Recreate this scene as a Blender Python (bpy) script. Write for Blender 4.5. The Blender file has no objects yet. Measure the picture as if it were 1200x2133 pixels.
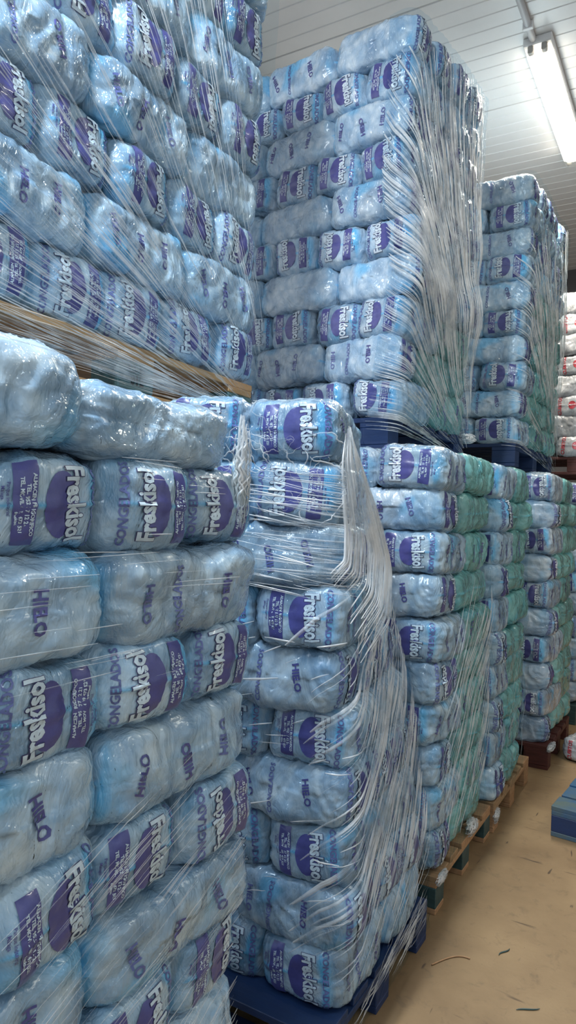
import bpy, bmesh, math, random
import numpy as np
from mathutils import Matrix, Vector, Euler

# ------------------------------------------------------------------ camera
S = bpy.context.scene
COL = S.collection
R = math.radians
CAM_H = 1.5
cam = bpy.data.cameras.new('camera')
cam_o = bpy.data.objects.new('camera', cam)
COL.objects.link(cam_o)
cam.sensor_fit = 'VERTICAL'
cam.sensor_height = 36.0
cam.lens = 1450.0 / 2133.0 * 36.0
cam.clip_start = 0.02
cam_o.matrix_world = (Matrix.Translation((0, 0, CAM_H)) @ Matrix.Rotation(R(30.4), 4, 'Z')
                      @ Matrix.Rotation(R(90.1), 4, 'X') @ Matrix.Rotation(R(2.1), 4, 'Z'))
S.camera = cam_o

# ------------------------------------------------------------------ world, exposure
w = bpy.data.worlds.new('world')
S.world = w
w.use_nodes = True
w.node_tree.nodes['Background'].inputs[0].default_value = (0.55, 0.62, 0.75, 1)
w.node_tree.nodes['Background'].inputs[1].default_value = 0.05
S.view_settings.view_transform = 'Standard'
S.view_settings.look = 'None'
S.view_settings.gamma = 1.0
S.view_settings.use_curve_mapping = False
S.view_settings.exposure = 0.22
LAMP = 10.0                 # emission of the ceiling lamps' diffusers
LAMP_COL = (1.0, 0.89, 0.74)
S.cycles.max_bounces = 6
S.cycles.diffuse_bounces = 3
S.cycles.glossy_bounces = 2
S.cycles.transmission_bounces = 2
S.cycles.transparent_max_bounces = 10
S.cycles.caustics_reflective = False
S.cycles.caustics_refractive = False
S.cycles.sample_clamp_indirect = 4.0
S.cycles.use_denoising = True
S.cycles.use_adaptive_sampling = True
S.cycles.adaptive_threshold = 0.05

# lamps of the room: their light comes from area lamps just below the ceiling, unseen except at the batten
def area(name, loc, sx, sy, power, col):
    l = bpy.data.lights.new(name, 'AREA')
    l.shape = 'RECTANGLE'; l.size = sx; l.size_y = sy
    l.energy = power; l.color = col
    o = bpy.data.objects.new(name, l)
    COL.objects.link(o); o.location = loc
    return o
area('lamp_or_added_light', (-0.98, 0.00, 4.30), 0.16, 1.5, 165, (0.88, 0.94, 1.0))
area('lamp_or_added_light', (0.6, -2.2, 4.30), 0.16, 1.5, 38, (0.88, 0.94, 1.0))
area('lamp_or_added_light', (-0.92, 5.1, 4.325), 0.14, 1.4, 110, LAMP_COL)
area('lamp_or_added_light', (1.6, 3.2, 4.30), 0.16, 1.5, 35, LAMP_COL)  # added unseen lamp on the aisle's right, for extra light

rng = random.Random(7)

# ------------------------------------------------------------------ helpers
def tag(o, label=None, cat=None, group=None, kind=None):
    if label: o['label'] = label
    if cat: o['category'] = cat
    if group: o['group'] = group
    if kind: o['kind'] = kind
    return o

def link(name, me, parent=None):
    o = bpy.data.objects.new(name, me)
    COL.objects.link(o)
    if parent is not None: o.parent = parent
    return o

def empty(name, loc=(0, 0, 0), rz=0.0):
    o = link(name, None)
    o.empty_display_size = 0.1
    o.location = loc
    o.rotation_euler = (0, 0, rz)
    return o

def mesh_np(name, V, F, mats=(), midx=None, smooth=True, uv=None, attrs=None):
    me = bpy.data.meshes.new(name)
    V = np.asarray(V, dtype=np.float32)
    F = np.asarray(F, dtype=np.int32)
    n, k = F.shape
    me.vertices.add(len(V)); me.vertices.foreach_set('co', V.ravel())
    me.loops.add(n * k); me.loops.foreach_set('vertex_index', F.ravel())
    me.polygons.add(n)
    me.polygons.foreach_set('loop_start', np.arange(0, n * k, k, dtype=np.int32))
    me.polygons.foreach_set('loop_total', np.full(n, k, dtype=np.int32))
    if midx is not None: me.polygons.foreach_set('material_index', np.asarray(midx, dtype=np.int32))
    me.update(calc_edges=True)
    me.polygons.foreach_set('use_smooth', np.full(n, bool(smooth)))
    if uv is not None:
        l = me.uv_layers.new(name='UVMap')
        l.data.foreach_set('uv', np.asarray(uv, dtype=np.float32)[F.ravel()].ravel())
    for nm, arr in (attrs or {}).items():
        a = me.attributes.new(nm, 'FLOAT', 'POINT')
        a.data.foreach_set('value', np.asarray(arr, dtype=np.float32))
    for m in mats: me.materials.append(m)
    return me

def box_bm(bm, x0, x1, y0, y1, z0, z1, bevel=0.0):
    g = bmesh.ops.create_cube(bm, size=1.0)
    vs = g['verts']
    bmesh.ops.scale(bm, vec=(x1 - x0, y1 - y0, z1 - z0), verts=vs)
    bmesh.ops.translate(bm, vec=((x0 + x1) / 2, (y0 + y1) / 2, (z0 + z1) / 2), verts=vs)
    if bevel:
        es = list({e for v in vs for e in v.link_edges})
        bmesh.ops.bevel(bm, geom=es, offset=bevel, segments=1, affect='EDGES')

def box(name, x0, x1, y0, y1, z0, z1, mat, parent=None, bevel=0.0):
    bm = bmesh.new()
    box_bm(bm, x0, x1, y0, y1, z0, z1, bevel)
    me = bpy.data.meshes.new(name); bm.to_mesh(me); bm.free()
    me.materials.append(mat)
    return link(name, me, parent)

def tube_np(P, r, sides=5, closed=False):
    """tube along points P (n,3), r scalar or (n,) -> V,F"""
    P = np.asarray(P, float); n = len(P)
    r = np.broadcast_to(np.asarray(r, float), (n,))
    T = np.gradient(P, axis=0); T /= np.linalg.norm(T, axis=1, keepdims=True) + 1e-9
    up = np.array([0.31, 0.52, 0.79]); up /= np.linalg.norm(up)
    A = np.cross(T, up); A /= np.linalg.norm(A, axis=1, keepdims=True) + 1e-9
    B = np.cross(T, A)
    ang = np.arange(sides) * 2 * np.pi / sides
    V = (P[:, None] + r[:, None, None] * (np.cos(ang)[None, :, None] * A[:, None] + np.sin(ang)[None, :, None] * B[:, None])).reshape(-1, 3)
    i = np.arange(n - 1)[:, None] * sides; j = np.arange(sides)[None]; j2 = (j + 1) % sides
    F = np.stack([i + j, i + j2, i + sides + j2, i + sides + j], -1).reshape(-1, 4)
    return V, F

# numpy noise
def _hash(i, j, k, seed):
    h = (i * 374761393 + j * 668265263 + k * 2147483647 + seed * 974711) & 0xffffffff
    h = ((h ^ (h >> 13)) * 1274126177) & 0xffffffff
    h = ((h ^ (h >> 15)) * 2246822519) & 0xffffffff
    return (h ^ (h >> 16)) & 0xffffffff

def noise3(P, seed=0):
    P = np.asarray(P, float)
    I = np.floor(P).astype(np.int64); f = P - I
    u = f * f * f * (f * (f * 6 - 15) + 10)
    out = 0
    for dx in (0, 1):
        for dy in (0, 1):
            for dz in (0, 1):
                h = _hash(I[:, 0] + dx, I[:, 1] + dy, I[:, 2] + dz, seed)
                gx = (h & 1023) / 511.5 - 1; gy = ((h >> 10) & 1023) / 511.5 - 1; gz = ((h >> 20) & 1023) / 511.5 - 1
                d = gx * (f[:, 0] - dx) + gy * (f[:, 1] - dy) + gz * (f[:, 2] - dz)
                wx = u[:, 0] if dx else 1 - u[:, 0]
                wy = u[:, 1] if dy else 1 - u[:, 1]
                wz = u[:, 2] if dz else 1 - u[:, 2]
                out = out + d * wx * wy * wz
    return out

def worley(P, seed=0):
    I = np.floor(P).astype(np.int64)
    best = np.full(len(P), 9.0)
    for dx in (-1, 0, 1):
        for dy in (-1, 0, 1):
            for dz in (-1, 0, 1):
                C = I + np.array([dx, dy, dz])
                h = _hash(C[:, 0], C[:, 1], C[:, 2], seed)
                Q = C + np.stack([(h & 1023) / 1023., ((h >> 10) & 1023) / 1023., ((h >> 20) & 1023) / 1023.], 1)
                best = np.minimum(best, ((P - Q) ** 2).sum(1))
    return np.sqrt(best)

def sstep(a, b, x):
    t = np.clip((x - a) / (b - a), 0, 1)
    return t * t * (3 - 2 * t)

# ------------------------------------------------------------------ materials
def newmat(name):
    m = bpy.data.materials.new(name); m.use_nodes = True
    nt = m.node_tree; nt.nodes.clear()
    out = nt.nodes.new('ShaderNodeOutputMaterial')
    return m, nt, out

def N(nt, t, **kw):
    n = nt.nodes.new(t)
    for k, v in kw.items():
        if k.startswith('i_'):
            key = k[2:].replace('_', ' ')
            n.inputs[key].default_value = v
        else: setattr(n, k, v)
    return n

def ramp(nt, src, pts):
    r = N(nt, 'ShaderNodeValToRGB')
    nt.links.new(src, r.inputs[0])
    e = r.color_ramp.elements
    while len(e) > 1: e.remove(e[-1])
    e[0].position = pts[0][0]; e[0].color = pts[0][1]
    for p, c in pts[1:]:
        q = e.new(p); q.color = c
    return r

def g(v): return (v, v, v, 1)

def mixc(nt, fac, a, b, blend='MIX'):
    m = N(nt, 'ShaderNodeMix', data_type='RGBA', blend_type=blend)
    for sock, val in ((m.inputs[0], fac), (m.inputs[6], a), (m.inputs[7], b)):
        if hasattr(val, 'node'): nt.links.new(val, sock)
        else: sock.default_value = val
    return m.outputs[2]

def math_n(nt, op, a, b=0.0, c=None, clamp=False):
    m = N(nt, 'ShaderNodeMath', operation=op, use_clamp=clamp)
    for i, v in enumerate((a, b) if c is None else (a, b, c)):
        if hasattr(v, 'node'): nt.links.new(v, m.inputs[i])
        else: m.inputs[i].default_value = v
    return m.outputs[0]

def simple_mat(name, col, rough=0.6, var=0.15, scale=12.0, bump=0.2, metal=0.0, stretch=(1, 1, 1), col2=None, coat=0.0):
    m, nt, out = newmat(name)
    tc = N(nt, 'ShaderNodeTexCoord'); mp = N(nt, 'ShaderNodeMapping')
    mp.inputs['Scale'].default_value = stretch
    nt.links.new(tc.outputs['Object'], mp.inputs[0])
    nz = N(nt, 'ShaderNodeTexNoise', i_Scale=scale, i_Detail=6.0, i_Roughness=0.65)
    nt.links.new(mp.outputs[0], nz.inputs['Vector'])
    c2 = col2 or tuple(max(0, c * (1 - var * 2)) for c in col)
    r = ramp(nt, nz.outputs[0], [(0.3, (*c2, 1)), (0.65, (*col, 1))])
    b = N(nt, 'ShaderNodeBsdfPrincipled', i_Roughness=rough, i_Metallic=metal)
    b.inputs['Coat Weight'].default_value = coat
    nt.links.new(r.outputs[0], b.inputs['Base Color'])
    bp = N(nt, 'ShaderNodeBump', i_Strength=bump, i_Distance=0.004)
    nt.links.new(nz.outputs[0], bp.inputs['Height']); nt.links.new(bp.outputs[0], b.inputs['Normal'])
    nt.links.new(b.outputs[0], out.inputs[0])
    return m

def bag_mat(name, ice, ice2, film, deep, rough=0.22):
    m, nt, out = newmat(name)
    L = nt.links
    tc = N(nt, 'ShaderNodeTexCoord'); oi = N(nt, 'ShaderNodeObjectInfo')
    off = N(nt, 'ShaderNodeVectorMath', operation='SCALE'); L.new(oi.outputs['Location'], off.inputs[0]); off.inputs['Scale'].default_value = 3.7
    add = N(nt, 'ShaderNodeVectorMath', operation='ADD')
    L.new(tc.outputs['Object'], add.inputs[0]); L.new(off.outputs[0], add.inputs[1])
    big = N(nt, 'ShaderNodeTexNoise', i_Scale=11.0, i_Detail=4.0, i_Roughness=0.6); L.new(add.outputs[0], big.inputs['Vector'])
    vor = N(nt, 'ShaderNodeTexVoronoi', i_Scale=28.0); vor.feature = 'SMOOTH_F1'; vor.inputs['Smoothness'].default_value = 0.5
    wob = N(nt, 'ShaderNodeVectorMath', operation='MULTIPLY_ADD')
    L.new(big.outputs['Color'], wob.inputs[0]); wob.inputs[1].default_value = (0.05, 0.05, 0.05); L.new(add.outputs[0], wob.inputs[2])
    L.new(wob.outputs[0], vor.inputs['Vector'])
    # pale ice behind the film, bluer between the lumps
    r1 = ramp(nt, big.outputs[0], [(0.32, (*ice2, 1)), (0.62, (*ice, 1))])
    voi = N(nt, 'ShaderNodeTexNoise', i_Scale=6.5, i_Detail=2.0, i_Roughness=0.5); L.new(add.outputs[0], voi.inputs['Vector'])
    vr = ramp(nt, voi.outputs[0], [(0.50, g(0.0)), (0.66, g(0.62))])
    lum = ramp(nt, vor.outputs['Distance'], [(0.25, g(0.0)), (0.8, g(1.0))])
    c1 = mixc(nt, math_n(nt, 'MULTIPLY', lum.outputs[0], 0.45), r1.outputs[0], (*deep, 1))
    c1 = mixc(nt, vr.outputs[0], c1, (*[q * 0.62 for q in deep], 1))
    at = N(nt, 'ShaderNodeAttribute'); at.attribute_name = 'film'
    c2 = mixc(nt, at.outputs['Fac'], c1, (*film, 1))
    rnd = math_n(nt, 'MULTIPLY_ADD', oi.outputs['Random'], 0.35, 0.82)
    hsv = N(nt, 'ShaderNodeHueSaturation'); L.new(rnd, hsv.inputs['Value']); L.new(c2, hsv.inputs['Color'])
    b = N(nt, 'ShaderNodeBsdfPrincipled', i_Roughness=rough, i_IOR=1.5)
    b.inputs['Coat Weight'].default_value = 1.0
    b.inputs['Coat Roughness'].default_value = 0.07
    b.inputs['Coat IOR'].default_value = 1.7
    L.new(hsv.outputs[0], b.inputs['Base Color'])
    # crinkled film
    cr = N(nt, 'ShaderNodeTexNoise', i_Scale=15.0, i_Detail=4.0, i_Roughness=0.5, i_Distortion=1.3)
    mp = N(nt, 'ShaderNodeMapping'); mp.inputs['Scale'].default_value = (0.8, 1.0, 0.45)
    L.new(add.outputs[0], mp.inputs[0]); L.new(mp.outputs[0], cr.inputs['Vector'])
    rid = math_n(nt, 'ABSOLUTE', math_n(nt, 'SUBTRACT', cr.outputs[0], 0.5))
    bp = N(nt, 'ShaderNodeBump', i_Strength=1.0, i_Distance=0.06)
    L.new(rid, bp.inputs['Height'])
    cr2 = N(nt, 'ShaderNodeTexNoise', i_Scale=55.0, i_Detail=3.0, i_Roughness=0.5, i_Distortion=0.8); L.new(mp.outputs[0], cr2.inputs['Vector'])
    rid2 = math_n(nt, 'ABSOLUTE', math_n(nt, 'SUBTRACT', cr2.outputs[0], 0.5))
    bp3 = N(nt, 'ShaderNodeBump', i_Strength=1.0, i_Distance=0.016); L.new(rid2, bp3.inputs['Height']); L.new(bp.outputs[0], bp3.inputs['Normal'])
    L.new(bp3.outputs[0], b.inputs['Coat Normal'])
    bp2 = N(nt, 'ShaderNodeBump', i_Strength=0.3, i_Distance=0.03)
    L.new(rid, bp2.inputs['Height']); L.new(bp2.outputs[0], b.inputs['Normal'])
    L.new(b.outputs[0], out.inputs[0])
    return m

M = {}
M['bag_blue'] = bag_mat('blue_ice_bag_film', (0.55, 0.65, 0.72), (0.28, 0.43, 0.58), (0.09, 0.42, 0.72), (0.12, 0.27, 0.46))
M['bag_green'] = bag_mat('ice_bag_film_painted_green_light', (0.22, 0.47, 0.45), (0.12, 0.36, 0.36), (0.10, 0.42, 0.50), (0.05, 0.24, 0.24))  # blue bags again; green cast of passing yellow light put into the colour
M['bag_clear'] = bag_mat('clear_ice_bag_film', (0.60, 0.63, 0.66), (0.38, 0.42, 0.47), (0.45, 0.52, 0.58), (0.25, 0.27, 0.30))
M['ink'] = simple_mat('purple_print_ink', (0.085, 0.085, 0.29), 0.3, 0.12, 30, 0.3, coat=0.5)
M['ink_dark'] = simple_mat('dark_outline_ink', (0.035, 0.035, 0.14), 0.3, 0.1, 30, 0.3, coat=0.5)
M['ink_faint'] = simple_mat('faint_purple_print_ink', (0.14, 0.17, 0.42), 0.3, 0.2, 30, 0.3, coat=0.5)
M['ink_white'] = simple_mat('white_print_ink', (0.66, 0.76, 0.84), 0.3, 0.1, 30, 0.3, coat=0.5)
M['ink_red'] = simple_mat('red_print_ink', (0.45, 0.05, 0.07), 0.3, 0.15, 30, 0.3, coat=0.5)
M['blue_paint'] = simple_mat('worn_blue_pallet_paint', (0.012, 0.036, 0.115), 0.5, 0.25, 9, 0.4, stretch=(1, 6, 6), col2=(0.012, 0.03, 0.09))
M['blue_worn'] = simple_mat('blue_pallet_paint_with_dirt', (0.03, 0.10, 0.22), 0.35, 0.25, 5, 0.4, stretch=(1, 2, 2), col2=(0.10, 0.13, 0.10))
M['wood'] = simple_mat('pale_pallet_wood', (0.42, 0.25, 0.13), 0.6, 0.2, 7, 0.5, stretch=(1, 9, 9))
M['orange_wood'] = simple_mat('orange_pallet_wood', (0.60, 0.33, 0.15), 0.6, 0.15, 5, 0.5, stretch=(1, 9, 9))
M['red_wood'] = simple_mat('dark_red_brown_pallet_wood', (0.085, 0.022, 0.018), 0.6, 0.2, 7, 0.5, stretch=(1, 8, 8))
M['teal_wood'] = simple_mat('dark_teal_pallet_paint', (0.03, 0.075, 0.08), 0.5, 0.2, 7, 0.4, stretch=(1, 8, 8))
M['teal_block'] = simple_mat('grey_green_block_paint', (0.10, 0.19, 0.19), 0.5, 0.15, 14, 0.4)
M['black_ink'] = simple_mat('black_stencil_ink', (0.01, 0.012, 0.015), 0.6, 0.1)
M['white_metal'] = simple_mat('white_coated_metal', (0.72, 0.73, 0.74), 0.35, 0.05, 3, 0.05)
M['grey_pvc'] = simple_mat('grey_plastic_conduit', (0.50, 0.51, 0.53), 0.45, 0.06, 5, 0.05)
M['socket'] = simple_mat('lamp_socket_plastic', (0.35, 0.34, 0.32), 0.5, 0.06, 5, 0.05)
M['ceiling'] = simple_mat('white_ceiling_panel', (0.78, 0.78, 0.78), 0.33, 0.04, 2.2, 0.05)
M['wall'] = simple_mat('white_wall_panel', (0.72, 0.74, 0.77), 0.45, 0.06, 1.5, 0.05)
M['joint'] = simple_mat('dark_floor_joint', (0.05, 0.035, 0.025), 0.8, 0.1)
M['wall_dark'] = simple_mat('grey_back_wall', (0.10, 0.10, 0.11), 0.6, 0.1, 1.5, 0.05)

def lamp_mat():
    m, nt, out = newmat('lit_lamp_diffuser')
    e = N(nt, 'ShaderNodeEmission'); e.inputs[0].default_value = (*LAMP_COL, 1); e.inputs[1].default_value = LAMP
    nt.links.new(e.outputs[0], out.inputs[0]); return m
M['lamp'] = lamp_mat()

def film_mat(name, tint, gain, milk, base=0.22, rough=0.15):
    """stretch film: see-through, with glossy parallel folds that run along the mesh's UV v direction"""
    m, nt, out = newmat(name)
    L = nt.links
    uv = N(nt, 'ShaderNodeUVMap'); uv.uv_map = 'UVMap'
    mp = N(nt, 'ShaderNodeMapping'); mp.inputs['Scale'].default_value = (150.0, 2.5, 1.0); L.new(uv.outputs[0], mp.inputs[0])
    n1 = N(nt, 'ShaderNodeTexNoise', i_Scale=1.0, i_Detail=3.0, i_Roughness=0.6); n1.noise_dimensions = '2D'; L.new(mp.outputs[0], n1.inputs['Vector'])
    mp2 = N(nt, 'ShaderNodeMapping'); mp2.inputs['Scale'].default_value = (22.0, 2.0, 1.0); L.new(uv.outputs[0], mp2.inputs[0])
    n2 = N(nt, 'ShaderNodeTexNoise', i_Scale=1.0, i_Detail=2.0); n2.noise_dimensions = '2D'; L.new(mp2.outputs[0], n2.inputs['Vector'])
    at = N(nt, 'ShaderNodeAttribute'); at.attribute_name = 'density'
    hgt = math_n(nt, 'ADD', n1.outputs[0], math_n(nt, 'MULTIPLY', n2.outputs[0], 1.6))
    bp = N(nt, 'ShaderNodeBump', i_Strength=1.0, i_Distance=0.006); L.new(hgt, bp.inputs['Height'])
    st = ramp(nt, math_n(nt, 'MULTIPLY', n1.outputs[0], math_n(nt, 'ADD', n2.outputs[0], 0.5)), [(0.46, g(0)), (0.60, g(1))])
    lw = N(nt, 'ShaderNodeLayerWeight', i_Blend=0.25); L.new(bp.outputs[0], lw.inputs['Normal'])
    f = math_n(nt, 'MULTIPLY_ADD', st.outputs[0], 0.60, base)
    f = math_n(nt, 'ADD', f, math_n(nt, 'MULTIPLY', lw.outputs['Fresnel'], 0.55))
    f = math_n(nt, 'MULTIPLY', f, math_n(nt, 'MULTIPLY', at.outputs['Fac'], gain), clamp=True)
    tr = N(nt, 'ShaderNodeBsdfTransparent'); tr.inputs[0].default_value = (*tint, 1)
    gl = N(nt, 'ShaderNodeBsdfGlossy', i_Roughness=rough); gl.inputs[0].default_value = (0.95, 0.97, 1.0, 1)
    L.new(bp.outputs[0], gl.inputs['Normal'])
    df = N(nt, 'ShaderNodeBsdfDiffuse'); df.inputs[0].default_value = (0.70, 0.74, 0.78, 1); L.new(bp.outputs[0], df.inputs['Normal'])
    fm = math_n(nt, 'MULTIPLY', math_n(nt, 'MULTIPLY_ADD', st.outputs[0], 1.3, 0.30), math_n(nt, 'MULTIPLY', at.outputs['Fac'], milk), clamp=True)
    m1 = N(nt, 'ShaderNodeMixShader'); L.new(fm, m1.inputs[0]); L.new(tr.outputs[0], m1.inputs[1]); L.new(df.outputs[0], m1.inputs[2])
    m2 = N(nt, 'ShaderNodeMixShader'); L.new(f, m2.inputs[0]); L.new(m1.outputs[0], m2.inputs[1]); L.new(gl.outputs[0], m2.inputs[2])
    L.new(m2.outputs[0], out.inputs[0])
    return m
M['film'] = film_mat('clear_stretch_film', (0.91, 0.96, 0.98), 1.1, 0.22, 0.30, 0.14)

def fold_mat(name, sc, lo, hi):
    m, nt, out = newmat(name)
    L = nt.links
    tc = N(nt, 'ShaderNodeTexCoord')
    nz = N(nt, 'ShaderNodeTexNoise', i_Scale=sc, i_Detail=3.0); L.new(tc.outputs['Object'], nz.inputs['Vector'])
    bp = N(nt, 'ShaderNodeBump', i_Strength=0.7, i_Distance=0.004); L.new(nz.outputs[0], bp.inputs['Height'])
    b = N(nt, 'ShaderNodeBsdfPrincipled', i_Roughness=0.18)
    b.inputs['Base Color'].default_value = (0.72, 0.76, 0.78, 1)
    L.new(bp.outputs[0], b.inputs['Normal'])
    tr = N(nt, 'ShaderNodeBsdfTransparent'); tr.inputs[0].default_value = (0.95, 0.98, 1, 1)
    r = ramp(nt, nz.outputs[0], [(0.38, g(lo)), (0.62, g(hi))])
    mx = N(nt, 'ShaderNodeMixShader'); L.new(r.outputs[0], mx.inputs[0]); L.new(tr.outputs[0], mx.inputs[1]); L.new(b.outputs[0], mx.inputs[2])
    L.new(mx.outputs[0], out.inputs[0]); return m
M['fold'] = fold_mat('bunched_stretch_film', 10.0, 0.20, 0.75)
M['strand'] = fold_mat('taut_stretch_film_fold', 9.0, 0.12, 0.50)
M['film_thick'] = film_mat('thick_wound_stretch_film', (0.84, 0.90, 0.94), 1.35, 0.30, 0.50, 0.14)

def floor_mat():
    m, nt, out = newmat('tan_concrete_floor')
    L = nt.links
    tc = N(nt, 'ShaderNodeTexCoord')
    n1 = N(nt, 'ShaderNodeTexNoise', i_Scale=2.2, i_Detail=7.0, i_Roughness=0.62); L.new(tc.outputs['Object'], n1.inputs['Vector'])
    n2 = N(nt, 'ShaderNodeTexNoise', i_Scale=14.0, i_Detail=5.0, i_Roughness=0.7, i_Distortion=0.6); L.new(tc.outputs['Object'], n2.inputs['Vector'])
    base = ramp(nt, n1.outputs[0], [(0.3, (0.165, 0.108, 0.055, 1)), (0.62, (0.255, 0.178, 0.095, 1))])
    dirt = ramp(nt, n2.outputs[0], [(0.55, g(0)), (0.70, g(1))])
    c = mixc(nt, math_n(nt, 'MULTIPLY', dirt.outputs[0], 0.45), base.outputs[0], (0.10, 0.068, 0.04, 1))
    # dark scuffs: short stretched marks, two directions
    for ang, sc, lo in ((0.5, (3.5, 30, 1), 0.72), (-0.25, (34, 5, 1), 0.72)):
        mp = N(nt, 'ShaderNodeMapping'); mp.inputs['Rotation'].default_value = (0, 0, ang); mp.inputs['Scale'].default_value = sc
        L.new(tc.outputs['Object'], mp.inputs[0])
        n3 = N(nt, 'ShaderNodeTexNoise', i_Scale=1.0, i_Detail=2.0, i_Distortion=0.4); L.new(mp.outputs[0], n3.inputs['Vector'])
        s = ramp(nt, n3.outputs[0], [(lo - 0.02, g(0)), (lo + 0.02, g(1))])
        c = mixc(nt, math_n(nt, 'MULTIPLY', s.outputs[0], 0.8), c, (0.035, 0.022, 0.015, 1))
    b = N(nt, 'ShaderNodeBsdfPrincipled', i_Roughness=0.55)
    L.new(c, b.inputs['Base Color'])
    bp = N(nt, 'ShaderNodeBump', i_Strength=0.25, i_Distance=0.004); L.new(n2.outputs[0], bp.inputs['Height']); L.new(bp.outputs[0], b.inputs['Normal'])
    L.new(b.outputs[0], out.inputs[0]); return m
M['floor'] = floor_mat()

# ------------------------------------------------------------------ the setting
XL, XR, Y0, Y1, ZC = -2.75, 2.6, -3.4, 8.6, 4.45
def struct(o): o['kind'] = 'structure'; return o
fl = struct(box('floor', XL - .1, XR + .1, Y0 - .1, Y1 + .1, -0.2, -0.012, M['joint']))
for ya, yb in ((Y0 - .1, 0.4), (0.4, 4.60), (4.60, Y1 + .1)):
    box('slab', XL - .1, XR + .1, ya + .003, yb - .003, -0.0119, 0.0, M['floor'], fl, 0.002)
struct(box('wall_left', XL - .12, XL, Y0, Y1, 0, ZC, M['wall']))
struct(box('wall_right', XR, XR + .12, Y0, Y1, 0, ZC, M['wall']))
struct(box('wall_front', XL, XR, Y0 - .12, Y0, 0, ZC, M['wall']))
struct(box('wall_back', XL, XR, Y1, Y1 + .12, 0, ZC, M['wall_dark']))
ceil = struct(box('ceiling', XL - .1, XR + .1, Y0 - .1, Y1 + .1, ZC + .012, ZC + .15, M['ceiling']))
def ceiling_panel_mesh(width=1.2, pitch=0.12):
    prof = []                                   # (y, z): shallow ribs across the aisle, recessed seams at the joints
    n = int(round(width / pitch))
    prof.append((0.004, 0.010)); prof.append((0.007, 0.0))
    for i in range(n):
        y = i * pitch
        if i: prof += [(y - .006, 0.0), (y - .002, 0.005), (y + .002, 0.005), (y + .006, 0.0)]
    prof += [(width - .007, 0.0), (width - .004, 0.010)]
    V = []; F = []
    for y, z in prof: V += [(XL, y, z), (XR, y, z)]
    for i in range(len(prof) - 1): F.append((2 * i, 2 * i + 2, 2 * i + 3, 2 * i + 1))
    return mesh_np('panel', V, F, [M['ceiling']], smooth=False)
pm = ceiling_panel_mesh()
for i in range(10):
    p = link('panel', pm, ceil); p.location = (0, Y0 + i * 1.2, ZC)

# ------------------------------------------------------------------ ceiling lamp with conduit
def ceiling_lamp(name, x, y, label, rz=0):
    t = empty(name, (x, y, ZC)); tag(t, label, 'lamp')
    Ln = 1.55
    hb = box('housing', -0.085, 0.085, 0, Ln, -0.05, 0.0, M['white_metal'], t, 0.006)
    # bowed lit diffuser
    V = []; F = []
    prof = [(-0.078, -0.05), (-0.070, -0.085), (-0.04, -0.102), (0, -0.107), (0.04, -0.102), (0.070, -0.085), (0.078, -0.05)]
    ys = [0.09, Ln - 0.09]
    for yy in ys:
        for a, b in prof: V.append((a, yy, b))
    for i in range(6): F.append((i, i + 1, 8 + i, 7 + i))
    link('diffuser', mesh_np('diffuser', V, F, [M['lamp']], smooth=True), t)
    for y0, y1 in ((0.0, 0.09), (Ln - 0.09, Ln)):
        V = []; F = []
        for yy in (y0, y1):
            for a, b in prof: V.append((a, yy, b))
        for i in range(6): F.append((i, i + 1, 8 + i, 7 + i))
        link('end_cap', mesh_np('end_cap', V, F, [M['film_cap']], smooth=True), t)
        ye = y0 if y0 == 0.0 else y1
        for sx in (-0.04, 0.04):
            bm = bmesh.new(); box_bm(bm, sx - .016, sx + .016, min(ye, (y0 + y1) / 2), max(ye, (y0 + y1) / 2), -0.095, -0.05, 0.006)
            me = bpy.data.meshes.new('socket'); bm.to_mesh(me); bm.free(); me.materials.append(M['socket'])
            link('socket', me, t)
    return t
def cap_mat():
    m, nt, out = newmat('clear_lamp_end')
    b = N(nt, 'ShaderNodeBsdfPrincipled', i_Roughness=0.25); b.inputs['Base Color'].default_value = (0.9, 0.88, 0.82, 1)
    tr = N(nt, 'ShaderNodeBsdfTransparent')
    mx = N(nt, 'ShaderNodeMixShader'); mx.inputs[0].default_value = 0.45
    nt.links.new(tr.outputs[0], mx.inputs[1]); nt.links.new(b.outputs[0], mx.inputs[2]); nt.links.new(mx.outputs[0], out.inputs[0]); return m
M['film_cap'] = cap_mat()
ceiling_lamp('ceiling_lamp', -0.92, 4.34, 'long white batten lamp, lit, on the ribbed ceiling above the far pallets')
bm = bmesh.new()
V, F = tube_np([(-0.945, y, ZC - 0.022) for y in (1.2, 2.5, 3.4, 4.0, 4.36)], 0.02, 10)
co = link('conduit_pipe', mesh_np('conduit_pipe', V, F, [M['grey_pvc']]))
tag(co, 'grey round conduit running along the ceiling to the batten lamp', 'pipe')
bm.free()
for yy in (2.7, 3.5, 4.2):
    box('clip', -0.975, -0.915, yy - .012, yy + .012, ZC - 0.047, ZC, M['white_metal'], co, 0.003)

# ------------------------------------------------------------------ bags
BL, BW, BH = 0.42, 0.23, 0.172
HALF = np.array([BL / 2, BW / 2, BH / 2])
NP_ = 5.0

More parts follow.
